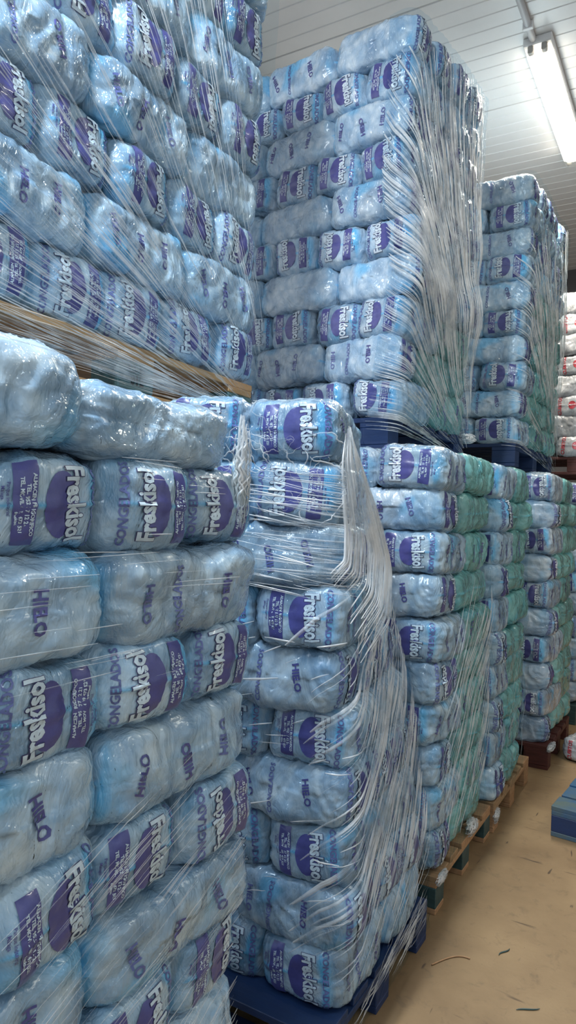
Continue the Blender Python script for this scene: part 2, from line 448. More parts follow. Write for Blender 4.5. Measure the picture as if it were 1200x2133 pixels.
def bag_surface(c, seed, lift=0.0):
    """c: (n,3) on the surface of the cube [-1,1]^3 -> points on the bag, film weight"""
    a = np.abs(c)
    r = (a ** NP_).sum(1) ** (1 / NP_)
    q = c / r[:, None]
    P = q * HALF
    nrm = np.sign(q) * np.abs(q) ** (NP_ - 1) / HALF
    nrm /= np.linalg.norm(nrm, axis=1, keepdims=True)
    x, y, z = P.T
    endw = sstep(0.72, 1.0, np.abs(q[:, 0]))
    sidew = 1 - endw
    d = 0.020 * noise3(P * 8.0, seed)                                   # slump
    d += 0.0075 * (0.62 - worley(P * 24.0 + 3.1, seed))                 # ice lumps
    rid = 1 - np.abs(noise3(np.stack([x * 30 + 5 * noise3(P * 7, seed + 5), y * 30, z * 7], 1), seed + 1)) * 3.2
    d += 0.0042 * np.clip(rid, 0, 1) * sidew                             # film wrinkles over the sides
    ang = np.arctan2(z * 1.3, y)
    rr = np.abs(noise3(np.stack([np.cos(ang) * 5, np.sin(ang) * 5, x * 14], 1), seed + 2))
    d += 0.004 * np.clip(1 - rr * 3.4, 0, 1) * sstep(0.55, 0.85, np.abs(q[:, 0])) * (1 - 0.5 * endw)
    # waist of loose film at the tied end of the long side
    gath = sstep(0.62, 0.98, q[:, 0]) * sidew
    d -= 0.012 * gath
    # heat-seal line across both ends
    zz = z + 0.006 * noise3(np.stack([y * 12, x * 3, x * 0], 1), seed + 8)
    seal = np.exp(-(zz / 0.0034) ** 2) * sstep(0.9, 0.97, np.abs(q[:, 0]))
    d += 0.003 * seal
    P = P + nrm * (d + lift)[:, None]
    P[:, 2] -= 0.007 * (1 - (P[:, 0] / (BL / 2)) ** 2) * (P[:, 2] > 0)
    # film-only zones (no ice right behind): strip beside the label, gathered end, corners
    yy = y * np.sign(x) + 0.03 * noise3(P * 11, seed + 3)
    f = sstep(0.068, 0.080, yy) * sstep(0.85, 0.97, np.abs(q[:, 0])) * 0.95
    f = np.maximum(f, sstep(0.80, 0.95, q[:, 0] + 0.25 * noise3(P * 12, seed + 4)) * sidew * 0.8)
    f = np.maximum(f, 0.55 * sstep(0.80, 0.97, -q[:, 0] + 0.3 * noise3(P * 10, seed + 6)) * sidew)
    f = np.maximum(f, 0.9 * seal)
    f = np.maximum(f, 0.7 * sstep(0.22, 0.42, noise3(P * np.array([7, 7, 9]), seed + 9)))
    return P, np.clip(f, 0, 1)

def cube_grid(nx, ny, nz):
    V = []; F = []
    dims = (nx, ny, nz)
    for ax in range(3):
        b, c = [(1, 2), (2, 0), (0, 1)][ax]
        for sgn in (-1, 1):
            nb, nc = dims[b], dims[c]
            B, C = np.meshgrid(np.linspace(-1, 1, nb + 1), np.linspace(-1, 1, nc + 1), indexing='ij')
            P = np.zeros(((nb + 1) * (nc + 1), 3)); P[:, ax] = sgn; P[:, b] = B.ravel(); P[:, c] = C.ravel()
            base = sum(len(v) for v in V)
            i, j = np.meshgrid(np.arange(nb), np.arange(nc), indexing='ij')
            q = (i * (nc + 1) + j).ravel()
            quad = np.stack([q, q + nc + 1, q + nc + 2, q + 1], 1)
            if sgn < 0: quad = quad[:, ::-1]
            V.append(P); F.append(quad + base)
    V = np.concatenate(V); F = np.concatenate(F)
    key = np.round(V * 1e5).astype(np.int64)
    _, idx, inv = np.unique(key, axis=0, return_index=True, return_inverse=True)
    return V[idx], inv.ravel()[F]

CG = cube_grid(56, 32, 24)
NVAR = 7
BAG_V = []
def bag_mesh(seed, mat):
    P, f = bag_surface(CG[0], seed)
    return P, mesh_np('ice_bag', P, CG[1], [mat], attrs={'film': f})
bag_meshes = {}
for k in range(NVAR):
    P, me = bag_mesh(100 + 13 * k, M['bag_blue'])
    BAG_V.append(P[::2])
    bag_meshes['blue', k] = me
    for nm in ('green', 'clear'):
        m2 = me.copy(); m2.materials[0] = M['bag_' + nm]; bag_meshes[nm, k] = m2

# print: flat art (a right, b up, in metres) draped on the bag's own surface
def text_art(body, size, off=0.0, shear=0.0, sx=1.0):
    cu = bpy.data.curves.new('t', 'FONT'); cu.body = body; cu.size = size; cu.offset = off
    cu.align_x = 'CENTER'; cu.align_y = 'CENTER'; cu.shear = shear; cu.resolution_u = 2
    o = bpy.data.objects.new('t', cu)
    me = o.to_mesh()
    bm = bmesh.new(); bm.from_mesh(me); o.to_mesh_clear()
    bpy.data.objects.remove(o); bpy.data.curves.remove(cu)
    bmesh.ops.triangulate(bm, faces=bm.faces[:])
    for v in bm.verts: v.co.x *= sx
    return bm

def disc_art(rx, ry, n=28):
    bm = bmesh.new()
    vs = [bm.verts.new((rx * math.cos(2 * math.pi * i / n), ry * math.sin(2 * math.pi * i / n), 0)) for i in range(n)]
    bm.faces.new(vs); return bm

def rect_art(w_, h_):
    bm = bmesh.new()
    bm.faces.new([bm.verts.new(p) for p in ((-w_ / 2, -h_ / 2, 0), (w_ / 2, -h_ / 2, 0), (w_ / 2, h_ / 2, 0), (-w_ / 2, h_ / 2, 0))]); return bm

def place_art(arts):
    """arts: (bm, mat index, lift, angle, x, y) -> V2 (n,2), tris, mat idx, lift per vertex, cut on a grid"""
    V = []; F = []; MI = []; LF = []
    for bm, mi, lift, ang, x, y in arts:
        bmesh.ops.rotate(bm, verts=bm.verts[:], cent=(0, 0, 0), matrix=Matrix.Rotation(ang, 3, 'Z'))
        bmesh.ops.translate(bm, verts=bm.verts[:], vec=(x, y, 0))
        xs = [v.co.x for v in bm.verts]; ys = [v.co.y for v in bm.verts]
        st = 0.009
        for ax, (lo, hi) in ((0, (min(xs), max(xs))), (1, (min(ys), max(ys)))):
            t = math.ceil(lo / st) * st
            while t < hi:
                co = [0, 0, 0]; co[ax] = t; no = [0, 0, 0]; no[ax] = 1
                bmesh.ops.bisect_plane(bm, geom=bm.verts[:] + bm.edges[:] + bm.faces[:], plane_co=co, plane_no=no, dist=1e-6)
                t += st
        bmesh.ops.triangulate(bm, faces=bm.faces[:])
        bm.verts.index_update()
        base = len(V)
        V += [(v.co.x, v.co.y) for v in bm.verts]; LF += [lift] * len(bm.verts)
        for f in bm.faces:
            F.append([base + v.index for v in f.verts]); MI.append(mi)
        bm.free()
    return np.array(V), np.array(F), np.array(MI), np.array(LF)

def front_logo():
    H = math.pi / 2
    return place_art([
        (text_art('CONGELADOS', 0.024, 0.0008, sx=0.98), 1, .0010, H, -0.086, 0.0),
        (disc_art(0.032, 0.052), 0, .0010, 0, -0.014, 0.0),
        (text_art('Freskisol', 0.050, 0.0036, sx=0.68), 2, .0016, H + 0.06, -0.040, 0.0),
        (text_art('Freskisol', 0.050, 0.0019, sx=0.68), 3, .0022, H + 0.06, -0.040, 0.0),
        (rect_art(0.036, 0.128), 0, .0010, 0, 0.050, 0.0),
        (text_art('ALMACEN FRIGORIFICO', 0.0085, 0.0003), 3, .0017, H, 0.038, 0.0),
        (text_art('TEL. 952 37 12 21', 0.0085, 0.0003), 3, .0017, H, 0.047, 0.0),
        (text_art('TEL. MOVIL 689 473 521', 0.0080, 0.0003), 3, .0017, H, 0.056, 0.0),
        (text_art('freskisol', 0.0065, 0.0002), 3, .0017, H, 0.063, 0.02),
        (text_art('Parque Industrial', 0.0075, 0.0001), 0, .0010, H, 0.074, -0.01),
        (text_art('Malaga', 0.0075, 0.0001), 0, .0010, H, 0.082, -0.02),
    ])
def side_words(var):
    r = random.Random(50 + var)
    arts = []
    xs = [(-0.135, 0.0), (-0.03, -0.01), (0.075, 0.005)]
    for i, (x, y) in enumerate(xs):
        a = math.pi / 2 * (1 if var % 2 else -1) + r.uniform(-0.35, 0.35)
        if var % 3 == 0 and i == 1: continue
        arts.append((text_art('HIELO', 0.030, 0.0010, sx=0.92), 1 if r.random() < .4 else 0, .0012, a, x + r.uniform(-.012, .012), y))
    if var % 3 == 0:
        arts.append((text_art('CONGELADOS', 0.022, 0.0006, sx=0.92), 1, .0012, math.pi / 2, -0.05, 0.0))
    return [place_art([t_]) for t_ in arts]
def red_logo():
    H = math.pi / 2
    return place_art([
        (text_art('CUBITOS', 0.034, 0.0014), 0, .0012, H, -0.055, 0.0),
        (disc_art(0.026, 0.030), 0, .0012, 0, 0.03, 0.0),
        (text_art('HIELO', 0.016, 0.0005), 1, .0020, 0, 0.03, 0.0),
    ])

def drape(art, seed, faces, mats, rot):
    V2, F, MI, LF = art
    Vs, Fs, Ms = [], [], []
    for face in faces:
        a, b = V2[:, 0].copy(), V2[:, 1].copy()
        if rot: a, b = -a, -b
        c = np.zeros((len(V2), 3))
        if face == 'x+': c[:, 0] = 1; c[:, 1] = a / HALF[1]; c[:, 2] = b / HALF[2]
        if face == 'x-': c[:, 0] = -1; c[:, 1] = -a / HALF[1]; c[:, 2] = b / HALF[2]
        if face == 'y-': c[:, 1] = -1; c[:, 0] = a / HALF[0]; c[:, 2] = b / HALF[2]
        if face == 'y+': c[:, 1] = 1; c[:, 0] = -a / HALF[0]; c[:, 2] = b / HALF[2]
        c = np.clip(c, -1, 1)
        P, _ = bag_surface(c, seed, LF * 1.1 + 0.0006)
        base = sum(len(v) for v in Vs)
        Vs.append(P); Fs.append(F + base); Ms.append(MI)
    return mesh_np('printed_label', np.concatenate(Vs), np.concatenate(Fs), mats, np.concatenate(Ms), smooth=True)

LOGO = front_logo(); REDL = red_logo()
INKS = [M['ink'], M['ink_faint'], M['ink_dark'], M['ink_white']]
prints = {}
for k in range(NVAR):
    sd = 100 + 13 * k
    sw = side_words(k)
    for f_ in ('x+', 'x-'):
        for rot in (0, 1): prints['blue', k, f_, rot] = drape(LOGO, sd, (f_,), INKS, rot)
        prints['clear', k, f_, 0] = drape(REDL, sd, (f_,), [M['ink_red'], M['ink_white']], 0)
    for f_ in ('y+', 'y-'): prints['side', k, f_, 0] = [drape(q_, sd, (f_,), INKS, 0) for q_ in sw]

ORD = ['bottom', 'second', 'third', 'fourth', 'fifth', 'sixth', 'seventh', 'eighth', 'ninth', 'tenth', 'eleventh']
ORD1 = ['first', 'second', 'third', 'fourth', 'fifth', 'sixth']

def make_bag(colour, k, outs, mat_world, label, group, rot, words):
    """outs: outward directions (world) in which this bag is seen; the matching faces carry the print"""
    o = link('ice_bag', bag_meshes[colour, k])
    o.matrix_world = mat_world
    tag(o, label, 'ice bag', group)
    A = np.array(mat_world)[:3, :3]
    done = set()
    for out in outs:
        best, bf = -9, None
        for f_, v in (('x+', A[:, 0]), ('x-', -A[:, 0]), ('y+', A[:, 1]), ('y-', -A[:, 1])):
            d = float(v @ np.array(out)) / np.linalg.norm(v)
            if d > best: best, bf = d, f_
        if bf in done: continue
        done.add(bf)
        if bf[0] == 'x':
            if colour == 'green': continue
            link('printed_label', prints[('clear' if colour == 'clear' else 'blue', k, bf, 0 if colour == 'clear' else rot)], o)
        elif colour != 'clear' and words:
            for q_ in prints['side', k, bf, 0]: link('printed_word', q_, o)
    return o

class Stack:
    def __init__(s, name, x, y, z, U, W, n, h, yaw=0, path=None, near=2, aisle=True, print_even=True, layout='end',
                 phrase='', colour='blue', aisle_colour=None, umin=-1, seed=1, force=None, green_top=99, squash={}):
        s.__dict__.update(locals())
        s.path = path or [(0, 0, 0, 0), (1, 0, 0, 0)]
        s.r = random.Random(seed)
        s.pts = []
        s.bags()
    def frame(s, zz):
        t = np.clip((np.asarray(zz) - s.z) / (s.n * s.h), 0, 1)
        ts = [p[0] for p in s.path]
        dx = np.interp(t, ts, [p[1] for p in s.path]); dy = np.interp(t, ts, [p[2] for p in s.path]); da = np.interp(t, ts, [p[3] for p in s.path])
        return s.x + dx, s.y + dy, R(1) * (s.yaw + da)
    def world(s, u, w_, zz):
        X, Y, a = s.frame(zz)
        return np.stack([X - np.sin(a) * u - np.cos(a) * w_, Y + np.cos(a) * u - np.sin(a) * w_, np.broadcast_to(zz, np.shape(X - u))], -1)
    def local(s, P):
        X, Y, a = s.frame(P[:, 2])
        dx = P[:, 0] - X; dy = P[:, 1] - Y
        return -np.sin(a) * dx + np.cos(a) * dy, -np.cos(a) * dx - np.sin(a) * dy
    def bags(s):
        for i in range(s.n):
            zc = s.z + (i + 0.5) * s.h
            ev = (i % 2 == 0) == s.print_even
            if s.force and i in s.force: ev = s.force[i]
            # printed bag ends face the near side (layout 'end') or the aisle (layout 'aisle')
            alongU = ev if s.layout == 'end' else not ev
            if alongU: nu, nw = max(1, round(s.U / 0.41)), max(1, round(s.W / 0.235))
            else: nu, nw = max(1, round(s.U / 0.225)), max(1, round(s.W / 0.40))
            cu, cw = s.U / nu, s.W / nw
            for iu in range(nu):
                for iw in range(nw):
                    nearf = iu == 0 and (iw + 0.0) * cw < s.near
                    aislef = iw == 0 and s.aisle
                    if not (nearf or aislef): continue
                    if (iu + 1) * cu < s.umin: continue
                    sq = s.squash.get((i, iu), 1.0); zc = s.z + i * s.h + 0.5 * s.h * sq
                    X, Y, a = s.frame(zc)
                    u = (iu + .5) * cu + s.r.uniform(-.006, .006) - (s.r.uniform(0, .018) if nearf else 0)
                    w_ = (iw + .5) * cw + s.r.uniform(-.006, .006) - (s.r.uniform(0, .018) if aislef else 0)
                    px = X - math.sin(a) * u - math.cos(a) * w_; py = Y + math.cos(a) * u - math.sin(a) * w_
                    k = s.r.randrange(NVAR); rot = s.r.randrange(2)
                    rz = a + (math.pi / 2 if alongU else 0) + math.pi * s.r.randrange(2) + R(s.r.uniform(-4, 4))
                    lx, ly = (cu, cw) if alongU else (cw, cu)
                    Mx = (Matrix.Translation((px, py, zc)) @ Matrix.Rotation(rz, 4, 'Z') @ Matrix.Rotation(R(s.r.uniform(-4, 4)), 4, 'X')
                          @ Matrix.Rotation(R(s.r.uniform(-2, 2)), 4, 'Y') @ Matrix.Diagonal((lx / BL * 1.045, ly / BW * 1.07, s.h * sq / BH * s.r.uniform(1.08, 1.15), 1)))
                    col = s.colour
                    if s.aisle_colour and aislef and not nearf and i < s.green_top: col = s.aisle_colour  # aisle-side bags below this layer get the painted green light
                    outs = []
                    if nearf: outs.append((math.sin(a), -math.cos(a), 0))
                    if aislef: outs.append((math.cos(a), math.sin(a), 0))
                    pr = (nearf and alongU) or (aislef and not alongU)
                    if col == 'green': pr = False
                    pos = (ORD1[min(iw, 5)] + ' on near side') if nearf else (ORD1[min(iu, 5)] + ' along aisle side')
                    look = ('printed ' if pr else 'plain ') + {'blue': 'blue', 'green': 'blue painted-green-light', 'clear': 'clear'}[col]
                    lab = f'{look} ice bag, {ORD[i]} layer, {pos} of {s.phrase}'
                    make_bag(col, k, outs, Mx, lab, None, rot, s.r.random() < 0.8)
                    A = np.array(Mx); V = BAG_V[k]
                    s.pts.append(V @ A[:3, :3].T + A[:3, 3])

# lower row, nearest first; x, y = corner nearest the camera on the aisle
ST = {}
ST['A1'] = Stack('A1', -0.865, 0.40, 0.145, 0.92, 0.80, 10, 0.160, yaw=0, near=0, layout='aisle', phrase='nearest lower pallet', umin=0.2, seed=11, squash={(9, 1): 0.72},
                 path=[(0, 0, 0, 0), (.5, 0.01, 0, 0), (.87, 0, 0, 0), (.93, -.01, -0.07, 0), (1, -.01, -0.07, 0)])
ST['B1'] = Stack('B1', -0.795, 1.72, 0.145, 0.66, 0.72, 10, 0.166, yaw=0, near=0.45, phrase='second lower pallet', seed=12, force={9: True},
                 path=[(0, 0, 0, 0), (.09, 0, 0, 0), (.39, 0, 0, 6), (.6, -.01, -.06, 11), (.74, -.01, -.08, 14), (.9, -.02, -.1, 19), (1, -.03, -.08, 22)])
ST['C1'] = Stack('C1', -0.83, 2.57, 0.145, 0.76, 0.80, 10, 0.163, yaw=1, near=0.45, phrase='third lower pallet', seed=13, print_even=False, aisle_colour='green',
                 path=[(0, 0, 0, 0), (1, 0, -.06, 0)])
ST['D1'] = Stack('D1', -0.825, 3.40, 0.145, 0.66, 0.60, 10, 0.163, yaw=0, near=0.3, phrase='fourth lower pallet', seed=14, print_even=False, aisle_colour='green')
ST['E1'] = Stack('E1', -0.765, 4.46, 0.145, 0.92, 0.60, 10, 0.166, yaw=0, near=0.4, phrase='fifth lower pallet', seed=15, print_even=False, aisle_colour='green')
ST['F1'] = Stack('F1', -0.75, 5.62, 0.145, 0.42, 0.46, 10, 0.166, yaw=0, near=0.2, phrase='farthest lower pallet', seed=16, print_even=False)
# upper row
ST['A2'] = Stack('A2', -1.325, 0.83, 1.945, 1.22, 0.80, 10, 0.182, yaw=2.0, near=0, layout='aisle', phrase='nearest upper pallet', seed=21)
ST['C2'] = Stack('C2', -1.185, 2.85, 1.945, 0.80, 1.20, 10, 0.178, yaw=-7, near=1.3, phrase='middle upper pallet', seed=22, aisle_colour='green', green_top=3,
                 path=[(0, 0, 0, 0), (.35, .09, 0, 4), (.6, .04, 0, 1), (1, .05, 0, 0)])
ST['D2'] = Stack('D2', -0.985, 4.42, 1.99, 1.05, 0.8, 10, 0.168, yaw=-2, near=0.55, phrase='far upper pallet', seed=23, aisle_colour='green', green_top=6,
                 path=[(0, 0, 0, 0), (.5, .04, 0, 0), (1, .04, 0.0, 0)])
ST['E2'] = Stack('E2', -0.80, 6.05, 2.046, 0.40, 0.72, 8, 0.168, yaw=0, near=0.5, phrase='farthest upper pallet', seed=24, colour='clear')

# ------------------------------------------------------------------ stretch film
def box_filter(A, r, ax):
    n = 2 * r + 1
    p = [(0, 0), (0, 0)]; p[ax] = (r, r)
    B = np.pad(A, p, mode='edge')
    return sum(np.take(B, range(i, i + A.shape[ax]), axis=ax) for i in range(n)) / n
def dilate(A, r, ax):
    p = [(0, 0), (0, 0)]; p[ax] = (r, r)
    B = np.pad(A, p, mode='edge'); out = A
    for i in range(2 * r + 1): out = np.maximum(out, np.take(B, range(i, i + A.shape[ax]), axis=ax))
    return out

def ribbon(P, Nrm, rad):
    """arched strip of bunched film: 4 points across, standing off the surface in the middle"""
    n = len(P)
    T = np.gradient(P, axis=0); T /= np.linalg.norm(T, axis=1, keepdims=True) + 1e-9
    Nrm = Nrm / (np.linalg.norm(Nrm, axis=1, keepdims=True) + 1e-9)
    B = np.cross(T, Nrm)
    rad = rad[:, None]
    rows = [P - B * rad, P - B * rad * .35 + Nrm * rad * .8, P + B * rad * .35 + Nrm * rad * .8, P + B * rad]
    V = np.stack(rows, 1).reshape(-1, 3)
    i = np.arange(n - 1)[:, None] * 4; j = np.arange(3)[None]
    F = np.stack([i + j, i + j + 1, i + j + 5, i + j + 4], -1).reshape(-1, 4)
    return V, F

class Film:
    def __init__(s, st, s0, s1, z0, z1, density, streak, label, res=0.0125, seed=5, rc=0.045, base_d=0.02, mat='film'):
        s.st, s.rc = st, rc
        P = np.concatenate(st.pts)
        P = P[(P[:, 2] > z0 - .02) & (P[:, 2] < z1 + .02)]
        u, w_ = st.local(P)
        ss, dd = s.to_path(u, w_)
        ns, nz = int((s1 - s0) / res) + 1, int((z1 - z0) / res) + 1
        D = np.full((ns, nz), -0.03)
        zz_ = np.linspace(z0, z1, nz)
        D[:, zz_ < st.z - .01] = base_d
        i = np.clip(((ss - s0) / (s1 - s0) * (ns - 1)).round().astype(int), 0, ns - 1)
        j = np.clip(((P[:, 2] - z0) / (z1 - z0) * (nz - 1)).round().astype(int), 0, nz - 1)
        ok = (ss > s0 - .02) & (ss < s1 + .02) & (dd > -.04)
        np.maximum.at(D, (i[ok], j[ok]), dd[ok])
        D = dilate(dilate(D, 5, 0), 5, 1)
        D = box_filter(box_filter(box_filter(box_filter(D, 5, 0), 5, 1), 3, 0), 3, 1) + 0.003
        SS, ZZ = np.meshgrid(np.linspace(s0, s1, ns), np.linspace(z0, z1, nz), indexing='ij')
        uvw = streak(SS, ZZ)
        c = uvw[0].ravel() * 45; l = uvw[1].ravel() * 2.5
        fold = noise3(np.stack([c, l, c * 0 + seed], 1), seed).reshape(ns, nz)
        D += 0.009 * np.clip(1 - np.abs(fold) * 3.5, 0, 1) * np.clip(density(SS, ZZ), 0, 1)
        s.s0, s.s1, s.z0, s.z1, s.ns, s.nz, s.D = s0, s1, z0, z1, ns, nz, D
        V = s.surf(SS.ravel(), ZZ.ravel(), D.ravel())
        a = np.arange(ns - 1)[:, None] * nz + np.arange(nz - 1)[None]
        F = np.stack([a, a + nz, a + nz + 1, a + 1], -1).reshape(-1, 4)
        me = mesh_np('stretch_wrap', V, F, [M[mat]], uv=np.stack([uvw[0].ravel(), uvw[1].ravel()], 1),
                     attrs={'density': np.clip(density(SS, ZZ), 0, 1).ravel()})
        s.o = link('stretch_wrap', me)
        tag(s.o, label, 'stretch wrap')
    def to_path(s, u, w_):
        r = s.rc
        corner = (u < r) & (w_ < r)
        ang = np.arctan2(r - u, r - w_)                       # 0 -> facing aisle, pi/2 -> facing near
        dist_c = np.hypot(u - r, w_ - r) - r
        near = u < w_
        ss = np.where(corner, r - ang / (np.pi / 2) * 2 * r, np.where(near, -w_, u))
        dd = np.where(corner, dist_c, np.where(near, -u, -w_))
        return ss, dd
    def surf(s, ss, zz, d):
        r = s.rc
        ang = np.clip((r - ss) / (2 * r), 0, 1) * np.pi / 2
        nu, nw = -np.sin(ang), -np.cos(ang)
        cu = np.where(ss > r, ss, r); cw = np.where(ss < -r, -ss, r)
        u = np.where(ss > r, ss, np.where(ss < -r, 0, r + r * nu)) + nu * d
        w_ = np.where(ss > r, 0, np.where(ss < -r, -ss, r + r * nw)) + nw * d
        return s.st.world(u, w_, zz)
    def at(s, ss, zz, lift=0.002):
        i = np.clip((ss - s.s0) / (s.s1 - s.s0) * (s.ns - 1), 0, s.ns - 1.001); j = np.clip((zz - s.z0) / (s.z1 - s.z0) * (s.nz - 1), 0, s.nz - 1.001)
        a, b = i.astype(int), j.astype(int); fa, fb = i - a, j - b
        D = s.D
        d = (D[a, b] * (1 - fa) + D[a + 1, b] * fa) * (1 - fb) + (D[a, b + 1] * (1 - fa) + D[a + 1, b + 1] * fa) * fb
        return s.surf(ss, zz, d + lift)
    def strands(s, lines, rmin=0.0007, rmax=0.0017, seed=1, mat='strand'):
        r = random.Random(seed); Vs = []; Fs = []; base = 0
        for sa, za in lines:
            sa = np.asarray(sa); za = np.asarray(za)
            ok = (sa > s.s0 + .005) & (sa < s.s1 - .005) & (za > s.z0 + .005) & (za < s.z1 - .005)
            if ok.sum() < 5: continue
            sa, za = sa[ok], za[ok]
            P = s.at(sa, za)
            n = len(P)
            rad = r.uniform(rmin, rmax) * np.sin(np.linspace(0.12, 3.02, n)) ** 0.5
            V, F = ribbon(P, s.at(sa, za, 0.004) - P, rad)
            Vs.append(V); Fs.append(F + base); base += len(V)
        if not Vs: return
        o = link('film_fold', mesh_np('film_fold', np.concatenate(Vs), np.concatenate(Fs), [M[mat]]), s.o)
        tag(o, 'bright taut folds in the film', kind='stuff')

def fan(sc, zc, k=0.75):
    """streaks that all run out of one point (sc, zc)"""
    def f(S_, Z_):
        dx = S_ - sc; dz = Z_ - zc
        return np.arctan2(dz, -dx) * k, np.hypot(dx, dz)
    return f
def slope(m):
    n = math.hypot(1, m)
    return lambda S_, Z_: ((Z_ - m * S_) / n, (S_ + m * Z_) / n)
def fan_lines(sc, zc, a0, a1, n, r0, r1, seed):
    r = random.Random(seed); out = []
    for _ in range(n):
        a = R(r.uniform(a0, a1)); b0 = r.uniform(r0, r0 + (r1 - r0) * .5); b1 = b0 + r.uniform(.25, .95) * (r1 - r0)
        b1 = min(b1, r1); t = np.linspace(b0, b1, max(6, int((b1 - b0) / .02)))
        out.append((sc - t * math.cos(a), zc + t * math.sin(a)))
    return out
def slope_lines(m, s0, s1, z0, z1, n, l0, l1, seed, dm=0.1):  # straight runs of about slope m
    r = random.Random(seed); out = []
    for _ in range(n):
        mm = m + r.uniform(-dm, dm); L_ = r.uniform(l0, l1); a = r.uniform(s0, s1); b = r.uniform(z0, z1)
        t = np.linspace(0, L_, max(6, int(L_ / .02))); q = math.hypot(1, mm)
        out.append((a + t / q, b + t * mm / q))
    return out

def squiggles(s0, s1, z0, z1, n, seed, step=0.007):
    r = random.Random(seed); out = []
    for _ in range(n):
        a, b, h = r.uniform(s0, s1), r.uniform(z0, z1), r.uniform(0, 6.28); A, B = [a], [b]
        for _k in range(r.randrange(8, 26)):
            h += r.uniform(-.9, .9); a += step * math.cos(h); b += step * math.sin(h); A.append(a); B.append(b)
        out.append((A, B))
    return out

one = lambda S_, Z_: np.ones_like(S_)
films = {}
# nearest upper: long folds that run down to the far lower corner
f = Film(ST['A2'], 0.05, 1.25, 1.83, 3.75, lambda a, b: 0.55 + 0.45 * sstep(3.0, 2.1, b) , fan(1.32, 1.80, 1.0), 'stretch film around the nearest upper pallet, long folds drawn to its far lower corner')
f.strands(fan_lines(1.32, 1.80, 3, 75, 150, 0.12, 1.9, 3) + fan_lines(1.32, 1.80, 3, 35, 90, 0.12, 1.5, 33) + fan_lines(1.35, 1.80, 2, 7, 40, 0.12, 1.3, 31), 0.0005, 0.0022); films['A2'] = f
f = Film(ST['A1'], 0.12, 0.87, 0.15, 1.80, lambda a, b: 0.30 + 0.65 * sstep(1.15, 0.7, b) + 0.35 * sstep(1.7, 1.78, b), slope(0.35), 'stretch film around the nearest lower pallet, slanting folds near the floor')
f.strands(slope_lines(0.4, 0.2, 0.8, 0.2, 0.9, 130, .1, .5, 4, .05) + slope_lines(0.0, 0.2, 0.7, 1.70, 1.775, 34, .1, .4, 9, 0.03) + slope_lines(0.0, 0.2, 0.7, 1.2, 1.6, 24, .05, .25, 19, 0.03), 0.0005, 0.0013); films['A1'] = f
def b1s(S_, Z_):
    k = sstep(1.35, 0.95, Z_) * 1.0
    return (Z_ - k * S_) * (1 - 0.15 * k), S_ + 0.2 * Z_
f = Film(ST['B1'], -0.42, 0.68, 0.06, 1.82, lambda a, b: 0.85 + 0.15 * sstep(1.2, 1.5, b), b1s, 'milky stretch film wound thickly around the second lower pallet', mat='film_thick')
f.strands(slope_lines(-0.12, -0.3, 0.0, 1.30, 1.62, 90, .12, .35, 5, .12) + slope_lines(0.95, -0.1, 0.5, 0.2, 0.9, 130, .15, .7, 6, .07) + slope_lines(0.25, 0.0, 0.5, 0.07, 0.15, 40, .15, .5, 62, .15) + squiggles(-0.35, 0.1, 1.52, 1.70, 70, 61), 0.0006, 0.0026)
f.strands(slope_lines(0.9, -0.15, 0.55, 0.25, 1.15, 90, .2, .8, 16, .06), 0.0012, 0.007, 4, 'strand')
f.strands(slope_lines(0.2, -0.3, 0.0, 0.35, 1.2, 26, .04, .10, 17, .3), 0.001, 0.003, 5, 'fold'); films['B1'] = f
f = Film(ST['C1'], -0.10, 0.80, 0.12, 1.80, lambda a, b: 0.25 + 0.6 * sstep(1.0, 0.6, b) * sstep(-.02, .1, a) + 0.1 * sstep(0, .1, a), slope(1.1), 'stretch film around the third lower pallet, bunched above its wooden base')
f.strands(slope_lines(1.1, 0.02, 0.6, 0.2, 0.95, 150, .1, .6, 7, .07), 0.0006, 0.0040); films['C1'] = f
f = Film(ST['D1'], -0.08, 0.80, 0.12, 1.80, lambda a, b: 0.25 + 0.5 * sstep(0.8, 0.5, b), slope(1.0), 'stretch film around the fourth lower pallet')
f.strands(slope_lines(1.0, 0.05, 0.6, 0.2, 0.8, 30, .1, .4, 8, .12), 0.0006, 0.0015); films['D1'] = f
f = Film(ST['C2'], -0.10, 0.82, 1.83, 3.715, lambda a, b: (0.25 + 0.75 * sstep(-.02, .08, a)) * (0.45 + .55 * np.maximum(sstep(2.5, 2.9, b), sstep(2.25, 2.0, b))), fan(0.86, 1.80, 1.0), 'stretch film around the middle upper pallet, its aisle side catching the lamp', mat='film_thick')
f.strands(fan_lines(0.86, 1.80, 5, 88, 300, 0.1, 1.95, 10), 0.0008, 0.0042)
f.strands(fan_lines(0.86, 1.80, 40, 88, 150, 0.5, 1.95, 12), 0.002, 0.0065, 3, 'fold'); films['C2'] = f
f = Film(ST['D2'], -0.08, 1.07, 1.86, 3.665, lambda a, b: (0.3 + 0.7 * sstep(-.02, .08, a)) * (0.4 + .6 * np.maximum(sstep(2.7, 3.1, b), sstep(2.25, 2.05, b))), fan(1.12, 1.84, 1.0), 'stretch film around the far upper pallet')
f.strands(fan_lines(1.12, 1.84, 5, 86, 110, 0.1, 1.8, 11), 0.0010, 0.0040)
f.strands(fan_lines(1.12, 1.84, 35, 86, 60, 0.6, 1.8, 14), 0.002, 0.0065, 3, 'fold'); films['D2'] = f

